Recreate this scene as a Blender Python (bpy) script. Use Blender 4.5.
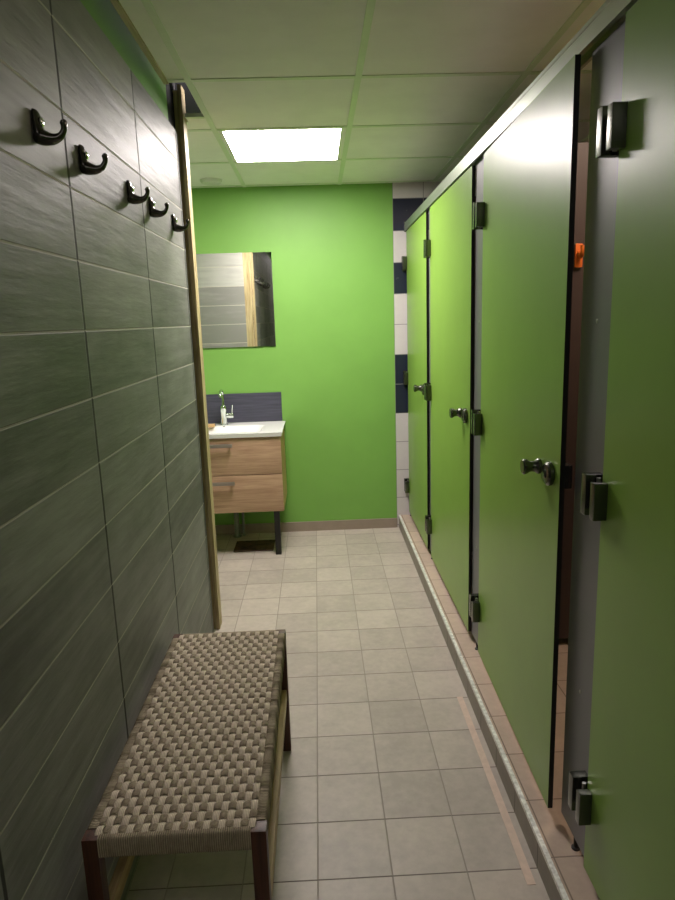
import bpy, bmesh, math, random
from mathutils import Vector, Matrix

for o in list(bpy.data.objects):
    bpy.data.objects.remove(o)
S = bpy.context.scene
COL = S.collection
random.seed(7)

# ------------------------------------------------------------------ camera
CAMZ = 1.46
cd = bpy.data.cameras.new('camera')
cam = bpy.data.objects.new('camera', cd)
COL.objects.link(cam)
cd.sensor_fit = 'HORIZONTAL'; cd.sensor_width = 36.0; cd.lens = 650.0 / 675.0 * 36.0
cd.clip_start = 0.02
AX = Vector((0.99895299, -0.03736612, 0.02639498))     # world X, Y, Z seen in camera axes (right, down, forward)
AY = Vector((-0.03318039, -0.19455774, 0.98032971))
AZ = Vector((-0.03149577, -0.98017909, -0.19559386))
R3 = Matrix((AX, AY, AZ))
right = R3 @ Vector((1, 0, 0)); up = -(R3 @ Vector((0, 1, 0))); back = -(R3 @ Vector((0, 0, 1)))
M3 = Matrix((right, up, back)).transposed()
cam.matrix_world = Matrix.Translation((0, 0, CAMZ)) @ M3.to_4x4()
S.camera = cam

# ------------------------------------------------------------------ light, exposure
w = bpy.data.worlds.new('world'); S.world = w; w.use_nodes = True
w.node_tree.nodes['Background'].inputs[0].default_value = (1.0, 0.97, 0.93, 1)
w.node_tree.nodes['Background'].inputs[1].default_value = 0.05
LED_MAIN = 32.0
LED_STALL = 16.0
LED_REAR = 4.5
S.view_settings.view_transform = 'Standard'
S.view_settings.look = 'None'
S.view_settings.gamma = 1.0
S.view_settings.use_curve_mapping = False
S.view_settings.exposure = 0.6

# ------------------------------------------------------------------ materials
def lin(c):
    return tuple(((v / 255) / 12.92 if v / 255 <= 0.04045 else ((v / 255 + 0.055) / 1.055) ** 2.4) for v in c) + (1,)

class NT:
    def __init__(s, name):
        s.m = bpy.data.materials.new(name); s.m.use_nodes = True
        s.t = s.m.node_tree; s.b = s.t.nodes['Principled BSDF']
    def n(s, typ, **kw):
        nd = s.t.nodes.new(typ)
        for k, v in kw.items():
            setattr(nd, k, v)
        return nd
    def l(s, a, b): s.t.links.new(a, b)
    def math(s, op, a, b=None, c=None):
        nd = s.n('ShaderNodeMath', operation=op)
        for i, v in enumerate((a, b, c)):
            if v is None: continue
            if isinstance(v, (int, float)): nd.inputs[i].default_value = v
            else: s.l(v, nd.inputs[i])
        return nd.outputs[0]
    def mix(s, f, a, b, blend='MIX'):
        nd = s.n('ShaderNodeMix', data_type='RGBA', blend_type=blend)
        for i, v in ((0, f), (6, a), (7, b)):
            if isinstance(v, (int, float)): nd.inputs[i].default_value = v
            elif isinstance(v, tuple): nd.inputs[i].default_value = v
            else: s.l(v, nd.inputs[i])
        return nd.outputs[2]
    def ramp(s, f, a, b):
        nd = s.n('ShaderNodeMapRange'); s.l(f, nd.inputs[0])
        nd.inputs[1].default_value = a; nd.inputs[2].default_value = b
        return nd.outputs[0]
    def coords(s):
        return s.n('ShaderNodeTexCoord').outputs['Object']
    def noise(s, vec, scale, detail=3, rough=0.55, stretch=None):
        if stretch:
            mp = s.n('ShaderNodeMapping'); s.l(vec, mp.inputs[0]); mp.inputs['Scale'].default_value = stretch; vec = mp.outputs[0]
        nd = s.n('ShaderNodeTexNoise'); s.l(vec, nd.inputs['Vector'])
        nd.inputs['Scale'].default_value = scale; nd.inputs['Detail'].default_value = detail; nd.inputs['Roughness'].default_value = rough
        return nd.outputs[0]
    def bump(s, h, strength, dist=0.002, prev=None):
        nd = s.n('ShaderNodeBump'); nd.inputs['Strength'].default_value = strength; nd.inputs['Distance'].default_value = dist
        s.l(h, nd.inputs['Height'])
        if prev: s.l(prev, nd.inputs['Normal'])
        s.l(nd.outputs[0], s.b.inputs['Normal'])
        return nd.outputs[0]

def plain(name, rgb, rough=0.5, metal=0.0, spec=0.5, var=0.08, scale=30, bump=0.0, bscale=200, stretch=None):
    k = NT(name); c = k.coords()
    nz = k.noise(c, scale, 4, stretch=stretch)
    col = lin(rgb)
    dark = tuple(v * (1 - var) for v in col[:3]) + (1,); lite = tuple(min(1, v * (1 + var)) for v in col[:3]) + (1,)
    k.l(k.mix(k.ramp(nz, 0.3, 0.7), dark, lite), k.b.inputs['Base Color'])
    k.b.inputs['Roughness'].default_value = rough; k.b.inputs['Metallic'].default_value = metal
    k.b.inputs['Specular IOR Level'].default_value = spec
    if bump: k.bump(k.noise(c, bscale, 2, stretch=stretch), bump, 0.001)
    return k.m

def wood(name, a, b, axis, rough=0.5, scale=6, spec=0.4):
    k = NT(name); c = k.coords()
    st = [12.0, 12.0, 12.0]; st[axis] = 0.8
    n1 = k.noise(c, scale, 6, 0.6, stretch=tuple(st))
    st2 = [60.0, 60.0, 60.0]; st2[axis] = 2.0
    n2 = k.noise(c, 4, 3, 0.5, stretch=tuple(st2))
    f = k.math('ADD', k.math('MULTIPLY', n1, 0.7), k.math('MULTIPLY', n2, 0.3))
    k.l(k.mix(k.ramp(f, 0.35, 0.65), lin(a), lin(b)), k.b.inputs['Base Color'])
    k.b.inputs['Roughness'].default_value = rough; k.b.inputs['Specular IOR Level'].default_value = spec
    k.bump(n2, 0.15, 0.001)
    return k.m

def tiles(name, u, v, pu, pv, ou, ov, g, base, vary, grout, rough, kind='stone', bump=0.5, spec=0.5):
    """u, v: axis indices; pitch and offset along each; g: grout width"""
    k = NT(name); c = k.coords()
    sp = k.n('ShaderNodeSeparateXYZ'); k.l(c, sp.inputs[0])
    U = sp.outputs[u]; V = sp.outputs[v]
    if kind == 'plank':       # the rows above eye level are cut a little taller
        hi = k.math('MAXIMUM', k.math('SUBTRACT', V, 1.938), 0.0)
        V = k.math('SUBTRACT', V, k.math('MULTIPLY', hi, 0.16))
    tu = k.math('DIVIDE', k.math('SUBTRACT', U, ou), pu); tv = k.math('DIVIDE', k.math('SUBTRACT', V, ov), pv)
    iu = k.math('FLOOR', tu); iv = k.math('FLOOR', tv)
    fu = k.math('FRACT', tu); fv = k.math('FRACT', tv)
    du = k.math('MULTIPLY', k.math('SUBTRACT', 0.5, k.math('ABSOLUTE', k.math('SUBTRACT', fu, 0.5))), pu)
    dv = k.math('MULTIPLY', k.math('SUBTRACT', 0.5, k.math('ABSOLUTE', k.math('SUBTRACT', fv, 0.5))), pv)
    if kind == 'plank': du = k.math('MULTIPLY', du, 0.45)
    d = k.math('MINIMUM', du, dv)
    tilemask = k.ramp(d, g * 0.35, g * 0.65)
    cb = k.n('ShaderNodeCombineXYZ'); k.l(iu, cb.inputs[0]); k.l(iv, cb.inputs[1])
    wn = k.n('ShaderNodeTexWhiteNoise', noise_dimensions='3D'); k.l(cb.outputs[0], wn.inputs['Vector'])
    rnd = wn.outputs['Value']
    # shift the grain by tile so that it breaks at each joint
    off = k.n('ShaderNodeVectorMath', operation='SCALE'); k.l(wn.outputs['Color'], off.inputs[0]); off.inputs['Scale'].default_value = 7.0
    ad = k.n('ShaderNodeVectorMath', operation='ADD'); k.l(c, ad.inputs[0]); k.l(off.outputs[0], ad.inputs[1])
    vec = ad.outputs[0]
    st = [1.0, 1.0, 1.0]
    if kind == 'plank':
        st = [9.0, 9.0, 9.0]; st[u] = 1.0
    n1 = k.noise(vec, 3.0 if kind == 'plank' else 9.0, 6, 0.6, stretch=tuple(st))
    n2 = k.noise(vec, 2.2 if kind == 'plank' else 35.0, 4, 0.6)
    f = k.math('ADD', k.math('MULTIPLY', n1, 0.55), k.math('MULTIPLY', n2, 0.45))
    f = k.math('ADD', k.ramp(f, 0.32, 0.68), k.math('MULTIPLY', k.math('SUBTRACT', rnd, 0.5), 1.5 if u == 0 and kind == 'plank' else 0.6))
    bl = lin(base); lo = tuple(x * (1 - vary) for x in bl[:3]) + (1,); hi = tuple(min(1, x * (1 + vary)) for x in bl[:3]) + (1,)
    col = k.mix(f, lo, hi)
    if kind == 'checker':     # white field with rows of navy tiles
        rows = None
        for r in (10, 8, 5, 4):
            e = k.math('COMPARE', iv, float(r), 0.1)
            rows = e if rows is None else k.math('MAXIMUM', rows, e)
        first = k.math('COMPARE', iu, 0.0, 0.1)
        ten = k.math('COMPARE', iv, 10.0, 0.1)
        sel = k.math('MULTIPLY', rows, k.math('MAXIMUM', first, ten))
        col = k.mix(sel, col, lin((36, 40, 58)))
    if kind == 'stone':       # worn patches
        w2 = k.ramp(k.noise(c, 2.5, 5, 0.7), 0.5, 0.75)
        col = k.mix(k.math('MULTIPLY', w2, 0.35), col, tuple(x * 0.68 for x in bl[:3]) + (1,))
    gc = lin(grout)
    if kind == 'plank' and u == 1: gc = k.mix(k.ramp(k.math('SUBTRACT', dv, du), -.001, .001), lin(grout), lin((52, 54, 50)))  # upright joints coloured darker, imitating the shade in their grooves
    if kind == 'stone' and u == 0: gc = k.mix(k.ramp(k.math('SUBTRACT', dv, du), -.001, .001), lin(grout), tuple(v * .72 for v in bl[:3]) + (1,))
    col = k.mix(tilemask, gc, col)
    k.l(col, k.b.inputs['Base Color'])
    rr = k.math('ADD', rough - 0.08, k.math('MULTIPLY', n1, 0.16))
    k.l(k.mix(tilemask, (0.8, 0.8, 0.8, 1), rr), k.b.inputs['Roughness'])
    k.b.inputs['Specular IOR Level'].default_value = spec
    b1 = k.bump(n1 if kind == 'plank' else n2, bump, 0.003 if kind == 'plank' else 0.0012)
    k.bump(tilemask, 0.5, 0.0025, b1)
    return k.m

M = {}
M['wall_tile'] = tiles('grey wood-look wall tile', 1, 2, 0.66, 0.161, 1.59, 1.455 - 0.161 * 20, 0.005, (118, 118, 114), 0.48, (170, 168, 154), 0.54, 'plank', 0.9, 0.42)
M['end_tile'] = tiles('grey wood-look end tile', 0, 2, 0.66, 0.161, -0.56, 1.455 - 0.161 * 20, 0.005, (166, 164, 160), 0.28, (205, 200, 185), 0.45, 'plank', 0.4)
M['floor_tile'] = tiles('greige floor tile', 0, 1, 0.2, 0.2025, -0.049, 2.691 - 0.2025 * 20, 0.0036, (180, 170, 160), 0.14, (116, 106, 100), 0.46, 'stone', 0.25, 0.35)
M['step_tile'] = tiles('pink beige step tile', 1, 0, 0.2025, 0.3, 2.63 - 0.2025 * 20, 0.56, 0.004, (188, 168, 152), 0.12, (136, 120, 108), 0.45, 'stone', 0.25, 0.35)
M['riser_tile'] = tiles('grey riser tile', 1, 2, 0.2025, 0.3, 2.691 - 0.2025 * 20, -0.1, 0.004, (140, 134, 124), 0.12, (96, 90, 84), 0.5, 'stone', 0.25, 0.35)
M['checker_tile'] = tiles('white and navy wall tile', 0, 2, 0.2, 0.2, 0.527, 0.02, 0.004, (205, 200, 200), 0.03, (120, 118, 118), 0.25, 'checker', 0.05)
M['beige_tile'] = tiles('beige stall tile', 1, 2, 0.3, 0.3, 0.1, 0.09, 0.004, (196, 168, 142), 0.06, (140, 120, 104), 0.4, 'stone', 0.1)
M['green'] = plain('green wall paint', (120, 170, 80), 0.5, var=0.05, scale=3, bump=0.12, bscale=160, spec=0.35)
M['ceiling'] = plain('mineral ceiling panel', (238, 238, 234), 0.9, var=0.03, scale=8, bump=0.25, bscale=350, spec=0.1)
M['tbar'] = plain('white metal ceiling grid', (212, 224, 200), 0.45, var=0.02)
M['void'] = plain('dark blue void', (5, 5, 13), 0.9, var=0.2)
M['plaster'] = plain('grey plaster', (120, 118, 110), 0.9, var=0.05)
M['base'] = plain('taupe skirting tile', (150, 136, 122), 0.45, var=0.08, scale=12)
M['post'] = wood('raw pine lath', (150, 128, 88), (206, 190, 148), 2, 0.5)
M['batten'] = wood('pale batten', (160, 150, 118), (190, 180, 148), 1, 0.6)
M['door'] = plain('green laminate', (122, 158, 66), 0.34, var=0.05, scale=5, bump=0.10, bscale=420, spec=0.42)
M['core'] = plain('black laminate core', (14, 14, 13), 0.5, var=0.1)
M['pilaster'] = plain('grey laminate', (104, 104, 106), 0.4, var=0.05, scale=5, bump=0.06, bscale=400)
M['divider'] = plain('rose beige laminate', (66, 52, 49), 0.5, var=0.04, scale=4)
M['alu'] = plain('brushed aluminium rail', (176, 182, 172), 0.32, 0.85, var=0.05, scale=20, stretch=(1, .05, 1))
M['edge_metal'] = plain('worn metal edging', (226, 224, 218), 0.42, 0.2, var=0.35, scale=70)
M['chrome'] = plain('chrome', (225, 228, 228), 0.08, 1.0, var=0.01)
M['satin'] = plain('satin nickel fitting', (98, 100, 92), 0.25, 0.9, var=0.06)
M['dark_fit'] = plain('dark bronze metal', (78, 76, 72), 0.22, 0.85, var=0.1)
M['screw'] = plain('steel screw', (170, 170, 165), 0.3, 1.0, var=0.05)
M['ceramic'] = plain('white ceramic', (238, 238, 236), 0.12, var=0.01, spec=0.6)
M['white_plastic'] = plain('white plastic', (214, 218, 208), 0.4, var=0.02)
M['oak'] = wood('light oak veneer', (158, 124, 98), (196, 164, 134), 0, 0.55, 5)
M['oak_side'] = wood('light oak veneer side', (170, 138, 92), (200, 170, 120), 2, 0.55, 5)
M['black'] = plain('black painted metal', (22, 20, 20), 0.5, var=0.1)
M['brushed'] = plain('brushed steel handle', (176, 168, 162), 0.35, 0.8, var=0.05)
M['slate'] = NT('navy slate splashback').m
M['pipe'] = plain('grey plastic pipe', (120, 126, 116), 0.4, var=0.04)
M['mat'] = plain('dark brown mat', (66, 46, 32), 0.85, var=0.75, scale=16, bump=0.6, bscale=60)
M['soap'] = plain('tan soap', (196, 160, 112), 0.5, var=0.08)
M['orange'] = plain('orange plastic', (226, 112, 44), 0.4, var=0.04)
M['flat_strip'] = plain('pale floor strip', (206, 184, 168), 0.55, var=0.08, scale=40)  # colour of the pale strip beside the kerb
M['leg_wood'] = wood('reddish hardwood', (54, 32, 22), (88, 52, 36), 2, 0.45)
M['rail_wood'] = wood('pale stretcher wood', (156, 130, 84), (190, 166, 116), 1, 0.5)

def slate():
    k = NT('navy slate splash'); c = k.coords()
    n = k.noise(c, 5, 5, stretch=(1, 1, 18))
    k.l(k.mix(k.ramp(n, .3, .7), lin((52, 52, 66)), lin((76, 76, 92))), k.b.inputs['Base Color'])
    k.b.inputs['Roughness'].default_value = .5; k.bump(n, .5, .004); return k.m
M['slate'] = slate()

def mirror_mat():
    k = NT('mirror silver'); k.b.inputs['Base Color'].default_value = (.86, .88, .86, 1)
    k.b.inputs['Metallic'].default_value = 1; k.b.inputs['Roughness'].default_value = .015; return k.m
M['mirror'] = mirror_mat()

def rope(name, a, b, axis, freq):
    k = NT(name); c = k.coords()
    wv = k.n('ShaderNodeTexWave', wave_type='BANDS', bands_direction='XYZ'[axis]); k.l(c, wv.inputs['Vector'])
    wv.inputs['Scale'].default_value = freq; wv.inputs['Distortion'].default_value = 1.2; wv.inputs['Detail'].default_value = 2; wv.inputs['Detail Scale'].default_value = 6
    n = k.noise(c, 60, 4)
    f = k.math('ADD', k.math('MULTIPLY', wv.outputs['Fac'], .5), k.math('MULTIPLY', n, .5))
    k.l(k.mix(k.ramp(f, .25, .75), lin(a), lin(b)), k.b.inputs['Base Color'])
    k.b.inputs['Roughness'].default_value = .85; k.b.inputs['Specular IOR Level'].default_value = .15
    k.bump(wv.outputs['Fac'], .5, .0012); return k.m
M['warp'] = rope('rope strand lit tone', (184, 170, 150), (222, 208, 188), 0, 90)  # light caught by the lengthwise fibres is put into this paler colour
M['weft'] = rope('rope strand shaded tone', (120, 108, 90), (158, 145, 125), 1, 90)  # same rope as the warp, its shaded look painted as a darker tone
M['wrap'] = rope('wrapped rope', (126, 114, 96), (172, 160, 138), 1, 70)
M['wrap_x'] = rope('wrapped rope end', (126, 114, 96), (172, 160, 138), 0, 70)

def led(name, col, strength):
    k = NT(name); k.b.inputs['Base Color'].default_value = (.9, .9, .9, 1)
    k.b.inputs['Emission Color'].default_value = col; k.b.inputs['Emission Strength'].default_value = strength
    return k.m
M['led'] = led('led diffuser', (1.0, .90, .88, 1), LED_MAIN)
M['led3'] = led('rear led diffuser', (1.0, .90, .88, 1), LED_REAR)
M['led2'] = led('warm led diffuser', (1.0, .78, .60, 1), LED_STALL)

# ------------------------------------------------------------------ mesh helpers
def finish(bm, name, mats, parent=None, smooth=False):
    me = bpy.data.meshes.new(name)
    bmesh.ops.recalc_face_normals(bm, faces=bm.faces[:])
    bm.to_mesh(me); bm.free()
    for m in (mats if isinstance(mats, (list, tuple)) else [mats]):
        me.materials.append(m)
    if smooth:
        for p in me.polygons: p.use_smooth = True
        if smooth != 'all':
            me.set_sharp_from_angle(angle=math.radians(smooth if smooth is not True else 40))
    o = bpy.data.objects.new(name, me); COL.objects.link(o)
    if parent is not None: o.parent = parent
    return o

def box(bm, x0, x1, y0, y1, z0, z1, mi=0, bev=0.0):
    r = bmesh.ops.create_cube(bm, size=1.0)
    vs = r['verts']
    for v in vs:
        v.co = Vector(((x0 + x1) / 2 + v.co.x * (x1 - x0), (y0 + y1) / 2 + v.co.y * (y1 - y0), (z0 + z1) / 2 + v.co.z * (z1 - z0)))
    fs = list({f for v in vs for f in v.link_faces})
    for f in fs: f.material_index = mi
    if bev:
        es = list({e for v in vs for e in v.link_edges})
        r2 = bmesh.ops.bevel(bm, geom=es, offset=bev, segments=2, affect='EDGES', profile=.7)
        for f in r2['faces']: f.material_index = mi
    return vs

def bx(name, mat, parent, x0, x1, y0, y1, z0, z1, bev=0.0):
    bm = bmesh.new(); box(bm, x0, x1, y0, y1, z0, z1, 0, bev)
    return finish(bm, name, mat, parent, 20 if bev else False)

def lathe(bm, prof, origin, axis='Z', seg=24, mi=0):
    """prof: (radius, height) list; axis the direction of height"""
    O = Vector(origin)
    A = {'Z': (Vector((1, 0, 0)), Vector((0, 1, 0)), Vector((0, 0, 1))), '-X': (Vector((0, 1, 0)), Vector((0, 0, 1)), Vector((-1, 0, 0))),
         'X': (Vector((0, 1, 0)), Vector((0, 0, 1)), Vector((1, 0, 0))), '-Y': (Vector((1, 0, 0)), Vector((0, 0, 1)), Vector((0, -1, 0))),
         'Y': (Vector((1, 0, 0)), Vector((0, 0, 1)), Vector((0, 1, 0))), '-Z': (Vector((1, 0, 0)), Vector((0, 1, 0)), Vector((0, 0, -1)))}[axis]
    rings = []
    for r, h in prof:
        rings.append([bm.verts.new(O + A[0] * (r * math.cos(t * 2 * math.pi / seg)) + A[1] * (r * math.sin(t * 2 * math.pi / seg)) + A[2] * h) for t in range(seg)])
    for a, b in zip(rings, rings[1:]):
        for i in range(seg):
            bm.faces.new((a[i], a[(i + 1) % seg], b[(i + 1) % seg], b[i])).material_index = mi
    bm.faces.new(rings[0]).material_index = mi; bm.faces.new(rings[-1]).material_index = mi

def sweep(bm, pts, radii, seg=12, squash=1.0, ref=Vector((0, 1, 0)), mi=0):
    """tube along pts; radii one per point; squash scales the radius along ref"""
    P = [Vector(p) for p in pts]; rings = []
    for i, p in enumerate(P):
        t = (P[min(i + 1, len(P) - 1)] - P[max(i - 1, 0)]).normalized()
        a = (ref - t * ref.dot(t)).normalized(); b = t.cross(a)
        r = radii[i] if isinstance(radii, (list, tuple)) else radii
        sq = squash[i] if isinstance(squash, (list, tuple)) else squash
        rings.append([bm.verts.new(p + a * (r * sq * math.cos(2 * math.pi * k / seg)) + b * (r * math.sin(2 * math.pi * k / seg))) for k in range(seg)])
    for a, b in zip(rings, rings[1:]):
        for i in range(seg):
            bm.faces.new((a[i], a[(i + 1) % seg], b[(i + 1) % seg], b[i])).material_index = mi
    bm.faces.new(rings[0]).material_index = mi; bm.faces.new(rings[-1]).material_index = mi

def smooth_path(ctrl, n):
    """Catmull-Rom through control points (tuples of any length)"""
    out = []; C = [ctrl[0]] + list(ctrl) + [ctrl[-1]]
    for i in range(1, len(C) - 2):
        for k in range(n):
            t = k / n
            out.append(tuple(0.5 * ((2 * b) + (c - a) * t + (2 * a - 5 * b + 4 * c - d) * t * t + (3 * b - a - 3 * c + d) * t ** 3) for a, b, c, d in zip(C[i - 1], C[i], C[i + 1], C[i + 2])))
    out.append(tuple(C[-2])); return out

def empty(name, loc, label, cat, group=None, rz=0.0):
    o = bpy.data.objects.new(name, None); COL.objects.link(o); o.location = loc; o.rotation_euler = (0, 0, rz)
    o.empty_display_size = .05
    tag(o, label, cat, group); return o

def tag(o, label, cat, group=None):
    o['label'] = label; o['category'] = cat
    if group: o['group'] = group
    return o

def copy_tree(o, parent=None):
    c = o.copy(); COL.objects.link(c)
    if parent is not None: c.parent = parent
    for ch in list(o.children): copy_tree(ch, c)
    return c

def struct(name, o_mat, *boxes):
    bm = bmesh.new()
    for b in boxes: box(bm, *b)
    o = finish(bm, name, o_mat); o['kind'] = 'structure'; return o

# ------------------------------------------------------------------ setting
YB = 4.43; XL = -0.5485; ZC = 2.317; ZK = 0.09; XR = 1.72; XW = -1.75; YF = -1.6; YE = 2.965
struct('floor', M['floor_tile'], (XW, 0.548, YF, YB, -0.1, 0))
struct('floor_step', [M['step_tile'], M['riser_tile']], (0.548, XR, YF, YB, 0.0, ZK - 0.0), (0.540, 0.548, YF, YB, 0.0, ZK - 0.012, 1))
struct('trim_1', M['edge_metal'], (0.5392, 0.552, YF, YB, ZK - 0.011, ZK + 0.0015))
struct('wall_back', [M['green'], M['checker_tile'], M['plaster']], (XW, 0.527, YB, YB + .12, 0, 2.75, 0), (0.527, XR, YB - .006, YB + .12, ZK - .09, 2.75, 1))
struct('wall_left', [M['wall_tile'], M['green'], M['end_tile'], M['void']],
       (-0.75, XL, YF, YE - .03, 0, 2.25, 0), (-0.75, XL - .004, YF, 2.80, 2.25, 2.75, 1), (XW, -0.605, YE - .03, YE + .075, 0, 2.25, 2), (XW, -.75, YF, YE-.03, 0, 2.25, 1), (-.76, -.561, 2.80, YE + .07, 2.25, 2.75, 3))
struct('wall_far_left', M['green'], (XW - .1, XW, YE, YB, 0, 2.75))
struct('wall_right', M['beige_tile'], (XR, XR + .1, YF, YB, 0, 2.75))
struct('wall_front', M['green'], (XW, XR, YF - .1, YF, 0, 2.75))
struct('baseboard_back', M['base'], (XW, 0.527, YB - .012, YB, 0, 0.068))
# corner post of two pine laths at the end of the tiled wall
struct('trim_2', [M['post'], M['black']], (-0.605, -0.541, YE, YE + .07, 0, 2.25, 0), (-.558, -.541, YE, YE + .07, 2.25, 2.42, 0), (-0.538, -0.522, YE - .005, YE + .07, 0, 2.44, 0),
       (-0.541, -0.538, YE + .02, YE + .06, 0, 2.43, 1), (-0.605, -0.552, YE - .03, YE, 0, 2.25, 1))
# ceiling: slab pieces round the missing panel, the void above, the grid
CT = .012
HX0, HX1, HY0, HY1 = -0.75, -0.437, 2.562, 2.962
LX0, LX1, LY0, LY1 = -0.397, 0.157, 3.165, 3.765
struct('ceiling', [M['ceiling'], M['void']],
       (-0.505, HX1, YF, HY0, ZC, ZC + CT), (HX1, LX0, YF, YB, ZC, ZC + CT), (LX0, LX1, YF, LY0, ZC, ZC + CT), (LX0, LX1, LY1, YB, ZC, ZC + CT), (LX1, XR, YF, YB, ZC, ZC + CT),
       (-.514, HX1, HY1, YB, ZC, ZC + CT), (XW, -.514, YE + .075, YB, ZC, ZC + CT),
       (XW, XR, YF, YB, 2.75, 2.80, 1))
struct('trim_3', M['batten'], (-0.512, -0.494, YF, HY0, ZC - .008, ZC + .02))
bmg = bmesh.new()
T = .012
for gx in (-0.422, 0.186, 0.795, 1.40):
    box(bmg, gx - T, gx + T, (HY1 if False else YF), YB, ZC - .0035, ZC)
for k in range(-6, 4):
    gy = 2.548 + .6125 * k
    x0 = -0.494 if gy < 2.6 else XW
    xs = [x0] + [v for g in (-0.422, 0.186, 0.795, 1.40) for v in (g - T, g + T)] + [XR]
    for a, b in zip(xs[::2], xs[1::2]): box(bmg, a, b, gy - T, gy + T, ZC - .0035, ZC)
gy = HY1 + T
box(bmg, -0.514, -0.434, HY1, HY1 + 2 * T, ZC - .003, ZC)
box(bmg, -1.04, -1.016, YE + .075, YB, ZC - .0034, ZC)
o = finish(bmg, 'trim_4', M['tbar']); o['kind'] = 'structure'

# ------------------------------------------------------------------ lamps
def panel(name, x0, x1, y0, y1, mat, label):
    cx, cy = (x0 + x1) / 2, (y0 + y1) / 2
    e = empty(name, (cx, cy, ZC), label, 'ceiling light')
    hx, hy = (x1 - x0) / 2, (y1 - y0) / 2
    bm = bmesh.new(); f = .008
    box(bm, -hx, hx, -hy, -hy + f, -.005, .01); box(bm, -hx, hx, hy - f, hy, -.005, .01)
    box(bm, -hx, -hx + f, -hy + f, hy - f, -.005, .01); box(bm, hx - f, hx, -hy + f, hy - f, -.005, .01)
    finish(bm, 'frame', M['white_plastic'], e)
    bx('diffuser', mat, e, -hx + f, hx - f, -hy + f, hy - f, -.002, .008)
    return e
panel('ceiling_light', LX0 + .001, LX1 - .001, LY0 + .001, LY1 - .001, M['led'], 'bright square light panel set in the tiled ceiling')
panel('ceiling_light', -0.405, 0.172, -0.505, 0.095, M['led3'], 'dimmer ceiling light panel behind the viewpoint, over the near end of the corridor').location.z = ZC - .012
panel('ceiling_light', 0.95, 1.35, 1.75, 2.15, M['led2'], 'warm ceiling light panel above the toilet cubicles').location.z = ZC - .012

# round ceiling vent
e = empty('ceiling_vent', (-0.60, 4.20, ZC), 'small round white vent in the ceiling near the green wall', 'vent')
bm = bmesh.new(); lathe(bm, [(.045, 0), (.066, 0), (.066, .008), (.058, .020), (.045, .020)], (0, 0, 0), '-Z', 32); finish(bm, 'ring', M['white_plastic'], e, True)
bm = bmesh.new(); lathe(bm, [(.012, 0.002), (.036, .004), (.038, .022), (.006, .028)], (0, 0, 0), '-Z', 32); finish(bm, 'valve_disc', M['white_plastic'], e, True)

# ------------------------------------------------------------------ cubicle fronts
XD = 0.607      # outer door face
DT = .013; ZD0, ZD1 = .128, 2.012
def leaf(w, t=DT):
    """door leaf in local space: hinge line at y=0, leaf runs to y=-w, outer face at x=0"""
    bm = bmesh.new()
    box(bm, 0, t, -w, 0, ZD0, ZD1, 1)
    for f in bm.faces:
        f.material_index = 0 if abs(f.normal.x) > .9 else 1
    bm.normal_update()
    for f in bm.faces: f.material_index = 0 if abs(f.normal.x) > .9 else 1
    return bm
def hinge(e, z, p=.0):
    bm = bmesh.new(); H = .09
    box(bm, -.030, -.0005, -.030, -.008, z - H / 2, z + H / 2 - .008, 0, .002)
    h = finish(bm, 'hinge', M['satin'], e, 20)
    bm = bmesh.new(); box(bm, -.028, .0125, .020, .044, z - H / 2 - .002, z + H / 2, 0, .002)
    finish(bm, 'hinge_block', M['satin'], h, 20)
    bm = bmesh.new(); lathe(bm, [(.0045, 0), (.0045, H - .006)], (-.006, .006, z - H / 2 + .002), 'Z', 12); finish(bm, 'hinge_pin', M['screw'], h, True)
def cubicle_door(y_hinge, w, rz, label):
    e = empty('cubicle_door', (XD, y_hinge, 0), label, 'door', 'green cubicle doors', rz)
    finish(leaf(w), 'door_panel', [M['door'], M['core']], e)
    for z in (1.812, 1.066, .315): hinge(e, z)
    # spool shaped pull knob
    bm = bmesh.new(); lathe(bm, [(.019, .0005), (.021, .003), (.021, .009), (.0155, .016), (.014, .024), (.0155, .031), (.021, .040), (.021, .047), (.018, .050)], (0, -w + .150, 1.058), '-X', 28)
    finish(bm, 'knob', M['satin'], e, 35)
    bm = bmesh.new(); lathe(bm, [(.029, .0005), (.031, .003), (.031, .011), (.026, .016), (.015, .017)], (0, -w + .062, 1.058), '-X', 32)
    r = finish(bm, 'lock_rose', M['satin'], e, 35)
    bm = bmesh.new(); lathe(bm, [(.011, .0172), (.011, .0185), (.008, .020)], (0, -w + .062, 1.058), '-X', 20)
    finish(bm, 'lock_indicator', M['dark_fit'], r, 35)
    # inside thumb turn and bolt
    bm = bmesh.new(); box(bm, DT + .0005, DT + .022, -w + .01, -w + .10, 1.03, 1.09, 0, .003)
    finish(bm, 'lock_case', M['dark_fit'], e, True)
    return e
cubicle_door(4.372, .762, 0, 'narrowest-looking green cubicle door, the farthest one beside the back wall')
cubicle_door(3.488, .913, 0, 'yellow-green lit cubicle door between the farthest door and the ajar door')
cubicle_door(2.402, .862, math.radians(-1.3), 'green cubicle door standing slightly ajar with a gap at its edge')
cubicle_door(1.345, .850, 0, 'darkest green cubicle door nearest the viewer, cut by the picture edge')

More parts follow.
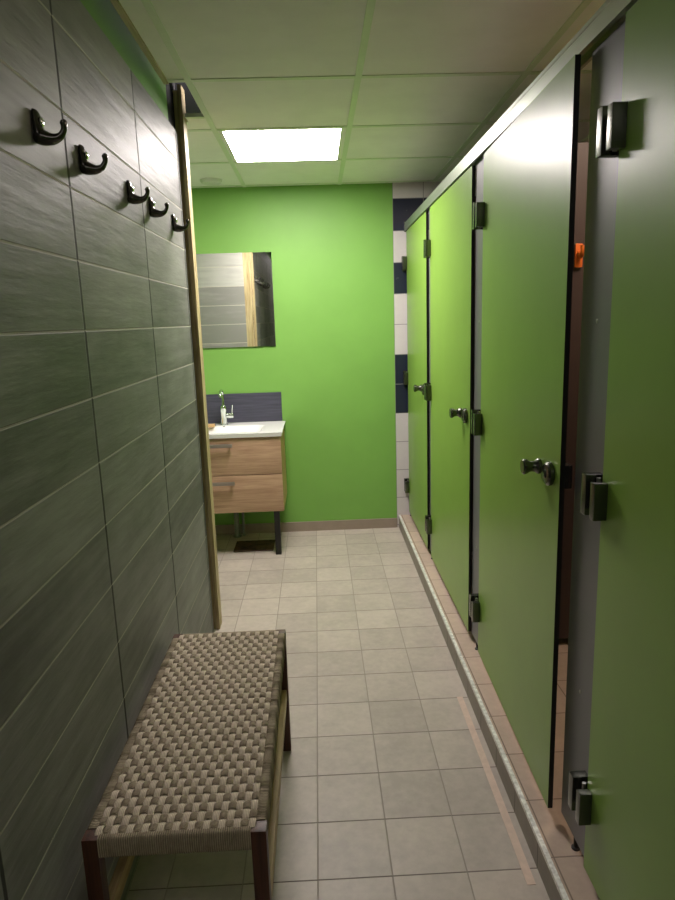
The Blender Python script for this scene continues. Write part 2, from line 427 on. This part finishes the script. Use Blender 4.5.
def pilaster(y0, y1, label, foot=True):
    e = empty('cubicle_pilaster', (XD + .0135, (y0 + y1) / 2, ZK), label, 'panel', 'grey cubicle pilasters')
    h = (y1 - y0) / 2
    bm = bmesh.new(); box(bm, 0, .013, -h, h, .035, ZD1 - ZK); finish(bm, 'panel', M['pilaster'], e)
    bm = bmesh.new(); lathe(bm, [(.011, 0), (.011, .004), (.006, .007), (.006, .035)], (.0065, 0, 0), 'Z', 20); finish(bm, 'foot', M['core'], e, 30)
    for i, z in enumerate((.45, 1.35)):
        bm = bmesh.new(); lathe(bm, [(.005, 0), (.005, .0012), (.003, .002)], (0, 0, z), '-X', 14); finish(bm, 'screw', M['screw'], e, 30)
    return e
pilaster(4.38, 4.422, 'grey filler strip between the back wall tiles and the farthest green door')
pilaster(3.496, 3.60, 'narrow grey panel between the farthest door and the second green door')
pilaster(2.415, 2.566, 'light grey panel hinging the ajar door, next to a black door edge')
pilaster(1.353, 1.528, 'dark grey panel between the ajar door and the nearest green door')
pilaster(.33, .487, 'grey panel on the near side of the nearest green door')

for i, (y, lab) in enumerate([(3.55, 'rose beige divider between the two farthest cubicles'), (2.49, 'rose beige divider seen through the gap of the ajar door'),
             (1.422, 'divider panel behind the dark grey panel by the nearest door'), (.408, 'divider panel on the near side of the nearest cubicle')]):
    e = empty('cubicle_divider', (.64, y, ZK), lab, 'panel', 'cubicle dividers')
    bm = bmesh.new(); box(bm, 0, XR - .645, -.0065, .0065, .035, 1.97); finish(bm, 'panel', M['divider'], e)
    for fx in (.1, .9):
        bm = bmesh.new(); lathe(bm, [(.02, 0), (.02, .004), (.008, .007), (.008, .035)], (fx, 0, 0), 'Z', 16); finish(bm, 'foot', M['satin'], e, 30)

# aluminium head rail along the tops of doors
e = empty('head_rail', (.60, YB - .01, 2.017), 'long aluminium head rail running above all the green cubicle doors', 'rail')
L = YB - .012 + .9
bm = bmesh.new()
prof = [(0.0, 0.0), (0.0, .036), (.004, .042), (.004, .052), (.012, .058), (.040, .058), (.044, .054), (.044, 0.0), (.036, 0), (.036, .02), (.008, .02), (.008, 0)]
a = [bm.verts.new((x, 0, z)) for x, z in prof]; b = [bm.verts.new((x, -L, z)) for x, z in prof]
for i in range(len(prof)): bm.faces.new((a[i], a[(i + 1) % len(prof)], b[(i + 1) % len(prof)], b[i]))
bm.faces.new(a); bm.faces.new(b)
finish(bm, 'channel', M['alu'], e)
bm = bmesh.new(); box(bm, .0, .05, .0002, .008, -.004, .062, 0, .002); finish(bm, 'wall_bracket', M['satin'], e, True)

# orange hook on the divider
e = empty('orange_hook', (.985, 2.483, 1.665), 'orange plastic hook on the divider behind the ajar door', 'hook')
bm = bmesh.new(); box(bm, -.014, .014, -.012, 0, -.04, .045, 0, .0055); finish(bm, 'plate', M['orange'], e, True)
bm = bmesh.new(); pts = smooth_path([(0, -.006, .015), (0, -.03, .0), (0, -.045, .012), (0, -.047, .035)], 6); sweep(bm, pts, .008, 12, 1.2, Vector((1, 0, 0))); finish(bm, 'prong', M['orange'], e, 'all')

# thin flat strip, paler than the floor tiles, beside the kerb
bm = bmesh.new(); box(bm, .497, .520, 1.425, 2.29, 0.0003, .0012); o = finish(bm, 'floor_strip', M['flat_strip']); tag(o, 'narrow pale strip on the floor tiles alongside the metal edged step', 'flat_strip')

# ------------------------------------------------------------------ coat hooks
def coat_hook(y, z, label):
    e = empty('coat_hook', (XL, y, z), label, 'hook', 'coat hooks in a row on the grey tiled wall')
    # wall plate: tall tapering tongue, thick at the root
    bm = bmesh.new()
    pts = smooth_path([(.0035, 0, .034, .004, 3.2), (.005, 0, .028, .006, 2.6), (.007, 0, .008, .008, 2.2), (.010, 0, -.016, .011, 1.7), (.012, 0, -.026, .010, 1.2)], 6)
    sweep(bm, [p[:3] for p in pts], [p[3] for p in pts], 16, [p[4] for p in pts])
    finish(bm, 'wall_plate', M['dark_fit'], e, 'all')
    # arm curving out and up
    bm = bmesh.new()
    pts = smooth_path([(.004, 0, -.012, .0150), (.015, 0, -.017, .0150), (.034, 0, -.020, .0105), (.049, 0, -.015, .0072), (.057, 0, -.004, .0058), (.0585, 0, .005, .0064), (.0575, 0, .011, .0070), (.056, 0, .014, .0050)], 6)
    sweep(bm, [p[:3] for p in pts], [p[3] for p in pts], 16, 1.25)
    finish(bm, 'arm', M['dark_fit'], e, 'all')
    bm = bmesh.new(); lathe(bm, [(.010, 0), (.010, .0015), (.006, .004)], (.0145, 0, .012), 'X', 18); finish(bm, 'screw', M['chrome'], e, 'all')
    return e
hook_labels = ['coat hook nearest the viewer, leftmost of the row on the grey tiles', 'second coat hook from the left, just right of a vertical tile joint',
               'middle coat hook of the five on the grey tiled wall', 'fourth coat hook, between the middle hook and the hook by the corner post', 'coat hook overlapping the wooden corner post, farthest of the row']
h0 = coat_hook(1.425, 1.856, hook_labels[0])
for y, lab in zip((1.685, 2.085, 2.345, 2.71), hook_labels[1:]):
    c = copy_tree(h0); c.location = (XL, y, 1.854); c['label'] = lab

# ------------------------------------------------------------------ bench
BX0, BX1, BY0, BY1, BZ = -.515, -.140, 1.155, 2.045, .445
e = empty('woven_bench', ((BX0 + BX1) / 2, (BY0 + BY1) / 2, 0), 'low wooden bench with woven rope seat against the grey tiled wall', 'bench')
bw, bl = (BX1 - BX0) / 2, (BY1 - BY0) / 2
LW = .032
for sx in (-1, 1):
    for sy in (-1, 1):
        bm = bmesh.new()
        vs = box(bm, min(sx * bw, sx * (bw - LW)), max(sx * bw, sx * (bw - LW)), min(sy * bl, sy * (bl - LW)), max(sy * bl, sy * (bl - LW)), 0, BZ - .004, 0, .003)
        finish(bm, 'leg', M['leg_wood'], e, 20)
def wrapped(name, axis, c0, c1, cx, cz, hw, hh, mat):
    """rail wrapped in rope: rounded section with a ridge for every turn"""
    bm = bmesh.new(); n = int((c1 - c0) / .0024); rings = []
    sec = []
    for k in range(16):
        t = 2 * math.pi * k / 16; c_, s_ = math.cos(t), math.sin(t)
        sec.append((math.copysign(abs(c_) ** .45, c_), math.copysign(abs(s_) ** .45, s_)))
    for i in range(n + 1):
        p = c0 + (c1 - c0) * i / n; g = -.0007 if i % 2 else .0005
        g += random.uniform(-.0003, .0003)
        ring = []
        for a_, b_ in sec:
            u = cx + a_ * (hw + g); z = cz + b_ * (hh + g)
            ring.append(bm.verts.new((u, p, z) if axis == 'Y' else (p, u, z)))
        rings.append(ring)
    for a_, b_ in zip(rings, rings[1:]):
        for k in range(16): bm.faces.new((a_[k], a_[(k + 1) % 16], b_[(k + 1) % 16], b_[k]))
    bm.faces.new(rings[0]); bm.faces.new(rings[-1])
    return finish(bm, name, mat, e, True)
RW = .013
for sx in (-1, 1): wrapped('side_rail', 'Y', -bl + LW, bl - LW, sx * (bw - RW), BZ - .026, RW, .024, M['wrap'])
for sy in (-1, 1): wrapped('end_rail', 'X', -bw + LW, bw - LW, sy * (bl - RW), BZ - .026, RW, .024, M['wrap_x'])
# plain weave seat
ix0, ix1 = -bw + .022, bw - .022; iy0, iy1 = -bl + .012, bl - .012
NWp, NWf = 21, 33
pw = (ix1 - ix0) / NWp; pf = (iy1 - iy0) / NWf
def ribbon(bm, P, side, wdt, th, mi):
    rings = []
    for p in P:
        r = []
        for u, v in ((-1, -.5), (-.8, .55), (-.3, 1), (.3, 1), (.8, .55), (1, -.5), (0, -1)):
            r.append(bm.verts.new(Vector(p) + side * (u * wdt / 2) + Vector((0, 0, v * th / 2))))
        rings.append(r)
    for a_, b_ in zip(rings, rings[1:]):
        for k in range(7): bm.faces.new((a_[k], a_[(k + 1) % 7], b_[(k + 1) % 7], b_[k])).material_index = mi
bm = bmesh.new(); A = .0042; zc = BZ - .0045
for i in range(NWp):
    x = ix0 + (i + .5) * pw; P = []
    for j in range(NWf * 4 + 1):
        t = j / 4 - .5; s = math.cos(math.pi * t) * (1 if i % 2 == 0 else -1)
        s = math.copysign(abs(s) ** .6, s)
        P.append((x + random.uniform(-.0003, .0003), iy0 + (t + .5) * pf, zc + A * s))
    ribbon(bm, P, Vector((1, 0, 0)), pw * .93, .0028, 0)
finish(bm, 'seat_warp', M['warp'], e, 50)['label'] = 'lengthwise rope strands, tinted paler for the light they catch'
bm = bmesh.new()
for j in range(NWf):
    y = iy0 + (j + .5) * pf; P = []
    for i in range(NWp * 4 + 1):
        t = i / 4 - .5; s = -math.cos(math.pi * t) * (1 if j % 2 == 0 else -1)
        s = math.copysign(abs(s) ** .6, s)
        P.append((ix0 + (t + .5) * pw, y + random.uniform(-.0004, .0004), zc - .0004 + A * s))
    ribbon(bm, P, Vector((0, 1, 0)), pf * .80, .0028, 0)
finish(bm, 'seat_weft', M['weft'], e, 50)['label'] = 'crosswise strands of the same rope, tinted darker as if shaded'
for sx in (-1, 1):
    xc = sx * (bw - .016)
    bx('stretcher', M['rail_wood'], e, xc - .011, xc + .011, -bl + LW, bl - LW, .195, .235, .003)

# ------------------------------------------------------------------ vanity, basin, tap
VX0, VX1, VY0 = -1.03, -.243, 3.962
e = empty('vanity_cabinet', ((VX0 + VX1) / 2, YB - .01, 0), 'light oak two drawer washbasin cabinet on black legs against the green wall', 'cabinet')
cx = (VX0 + VX1) / 2; vw = (VX1 - VX0) / 2; yb = YB - .01; D = yb - VY0
bm = bmesh.new()
box(bm, -vw, -vw + .016, -D + .018, 0, .288, .770); box(bm, vw - .016, vw, -D + .018, 0, .288, .770); box(bm, -vw + .016, vw - .016, -D + .018, 0, .288, .304); box(bm, -vw + .016, vw - .016, -.016, 0, .304, .60)
finish(bm, 'carcass', M['oak_side'], e)
for z0, z1 in ((.534, .769), (.290, .5295)):
    d = bx('drawer_front', M['oak'], e, -vw, vw, -D, -D + .0175, z0, z1, .0012)
    hz = z1 - .044; hc = .0 - .09
    bm = bmesh.new(); box(bm, hc - .097 + .09, hc + .097 + .09, -D - .028, -D - .020, hz - .011, hz + .011, 0, .0015)
    box(bm, -.085, -.075, -D - .020, -D - .0003, hz - .004, hz + .004); box(bm, .075, .085, -D - .020, -D - .0003, hz - .004, hz + .004)
    finish(bm, 'handle', M['brushed'], d, 20)
for lx in (-vw + .02, vw - .066):
    for ly in (-D + .002,):
        bx('leg', M['black'], e, lx, lx + .036, ly, ly + .036, 0, .2878, .002)['label'] = 'black metal leg'

# washbasin: height field with a rounded rectangular bowl
e = empty('washbasin', (cx, yb, .7705), 'white ceramic washbasin top resting on the oak cabinet', 'basin')
bm = bmesh.new(); W2, DD, TH = vw + .012, D + .012, .025
nx, ny = 64, 40
def bowl(x, y):
    # y runs 0 (wall) to -DD; bowl centre towards the front
    bxh, byh = .275, .145; yc = -DD + .19
    px = max(abs(x) - (bxh - .06), 0); py = max(abs(y - yc) - (byh - .06), 0)
    d_ = .06 - math.hypot(px, py)
    if abs(x) > bxh + .01: return 0
    t = max(0, min(1, d_ / .06)); t = t * t * (3 - 2 * t)
    return -.07 * t
g = [[bm.verts.new((-W2 + 2 * W2 * i / nx, -DD + DD * j / ny, TH + bowl(-W2 + 2 * W2 * i / nx, -DD + DD * j / ny))) for j in range(ny + 1)] for i in range(nx + 1)]
for i in range(nx):
    for j in range(ny): bm.faces.new((g[i][j], g[i + 1][j], g[i + 1][j + 1], g[i][j + 1]))
rim = [g[i][0] for i in range(nx + 1)] + [g[nx][j] for j in range(1, ny + 1)] + [g[i][ny] for i in range(nx - 1, -1, -1)] + [g[0][j] for j in range(ny - 1, 0, -1)]
low = [bm.verts.new((v.co.x * .985, -DD / 2 + (v.co.y + DD / 2) * (.985 if v.co.y < -.01 else 1), 0)) for v in rim]
for k in range(len(rim)): bm.faces.new((rim[k], rim[(k + 1) % len(rim)], low[(k + 1) % len(rim)], low[k]))
# thin lip under the bowl, following it
g2 = [[bm.verts.new((v.co.x, v.co.y, v.co.z - .012)) if bowl(v.co.x, v.co.y) < 0 else None for v in row] for row in g]
for i in range(nx):
    for j in range(ny):
        q = (g2[i][j], g2[i][j + 1], g2[i + 1][j + 1], g2[i + 1][j])
        if all(q): bm.faces.new(q)
finish(bm, 'basin_top', M['ceramic'], e, 50)
bm = bmesh.new(); lathe(bm, [(.018, -.047), (.022, -.0445), (.016, -.043), (.004, -.043)], (0, -DD + .19, 0), 'Z', 24); finish(bm, 'drain', M['chrome'], e, 40)
bm = bmesh.new(); lathe(bm, [(.011, .0), (.012, .004), (.007, .004), (.006, .001)], (0.005, -DD + .330, .014), '-Y', 20); finish(bm, 'overflow_ring', M['dark_fit'], e, 40)

TX = -.636
e = empty('basin_tap', (TX, 4.335, .7960), 'chrome single lever tap with tall spout at the back of the basin', 'tap')
bm = bmesh.new(); lathe(bm, [(.026, 0), (.026, .005), (.021, .009), (.020, .085), (.022, .090), (.022, .125), (.014, .130)], (0, 0, 0), 'Z', 28); finish(bm, 'body', M['chrome'], e, 35)
bm = bmesh.new(); pts = smooth_path([(0, 0, .128), (0, 0, .18), (0, -.004, .215), (0, -.03, .235), (0, -.07, .235), (0, -.105, .215), (0, -.112, .195)], 8)
sweep(bm, pts, .0085, 16, 1, Vector((1, 0, 0))); finish(bm, 'spout', M['chrome'], e, 50)
bm = bmesh.new(); lathe(bm, [(.016, .018), (.017, .022), (.017, .060), (.013, .064)], (0, 0, .062), 'X', 24)
hd = finish(bm, 'handle_barrel', M['chrome'], e, 35)
bm = bmesh.new(); sweep(bm, [(.055, 0, .075), (.057, -.002, .10), (.062, -.008, .135)], [.006, .005, .004], 12, 1.3); finish(bm, 'lever', M['chrome'], hd, 50)

o = bx('splashback', M['slate'], None, -1.03, -.252, YB - .0095, YB - .0005, .7965, .994, .001); tag(o, 'dark slate splashback panel on the green wall behind the basin', 'splashback')
e = empty('wall_mirror', (-.67, YB - .001, 1.305), 'rectangular frameless mirror on the green wall above the basin', 'mirror')
bx('backing', M['black'], e, -.395, .395, -.004, 0, .002, .604)
bx('glass', M['mirror'], e, -.398, .398, -.009, -.0045, 0, .606)
e = empty('soap_bar', (-.735, 4.27, .7960), 'tan bar of soap on the basin rim left of the tap', 'soap')
bm = bmesh.new(); box(bm, -.045, .045, -.028, .028, 0, .018, 0, .007); finish(bm, 'bar', M['soap'], e, True)
e = empty('drain_pipe', (-.60, 4.36, 0), 'grey vertical waste pipe below the oak cabinet', 'pipe')
bm = bmesh.new(); lathe(bm, [(.03, 0), (.03, .006), (.018, .008), (.018, .286)], (0, 0, 0), 'Z', 20); finish(bm, 'pipe', M['pipe'], e, 35)
bm = bmesh.new(); lathe(bm, [(.009, 0.0), (.009, .286)], (.045, .01, 0), 'Z', 14); finish(bm, 'supply_pipe', M['pipe'], e, 35)
# mat under the cabinet
e = empty('floor_mat', (-.44, 4.14, 0), 'dark brown mat lying on the floor under the oak cabinet', 'mat')
bm = bmesh.new(); n = 24
gm = [[bm.verts.new((-.15 + .26 * i / n, -.10 + .20 * j / n, .008 + .003 * math.sin(i * 1.7) * math.sin(j * 1.3))) for j in range(n + 1)] for i in range(n + 1)]
for i in range(n):
    for j in range(n): bm.faces.new((gm[i][j], gm[i + 1][j], gm[i + 1][j + 1], gm[i][j + 1]))
rim = [gm[i][0] for i in range(n + 1)] + [gm[n][j] for j in range(1, n + 1)] + [gm[i][n] for i in range(n - 1, -1, -1)] + [gm[0][j] for j in range(n - 1, 0, -1)]
low = [bm.verts.new((v.co.x, v.co.y, 0.0005)) for v in rim]
for k in range(len(rim)): bm.faces.new((rim[k], rim[(k + 1) % len(rim)], low[(k + 1) % len(rim)], low[k]))
bm.faces.new(low)
finish(bm, 'pile', M['mat'], e, 50)
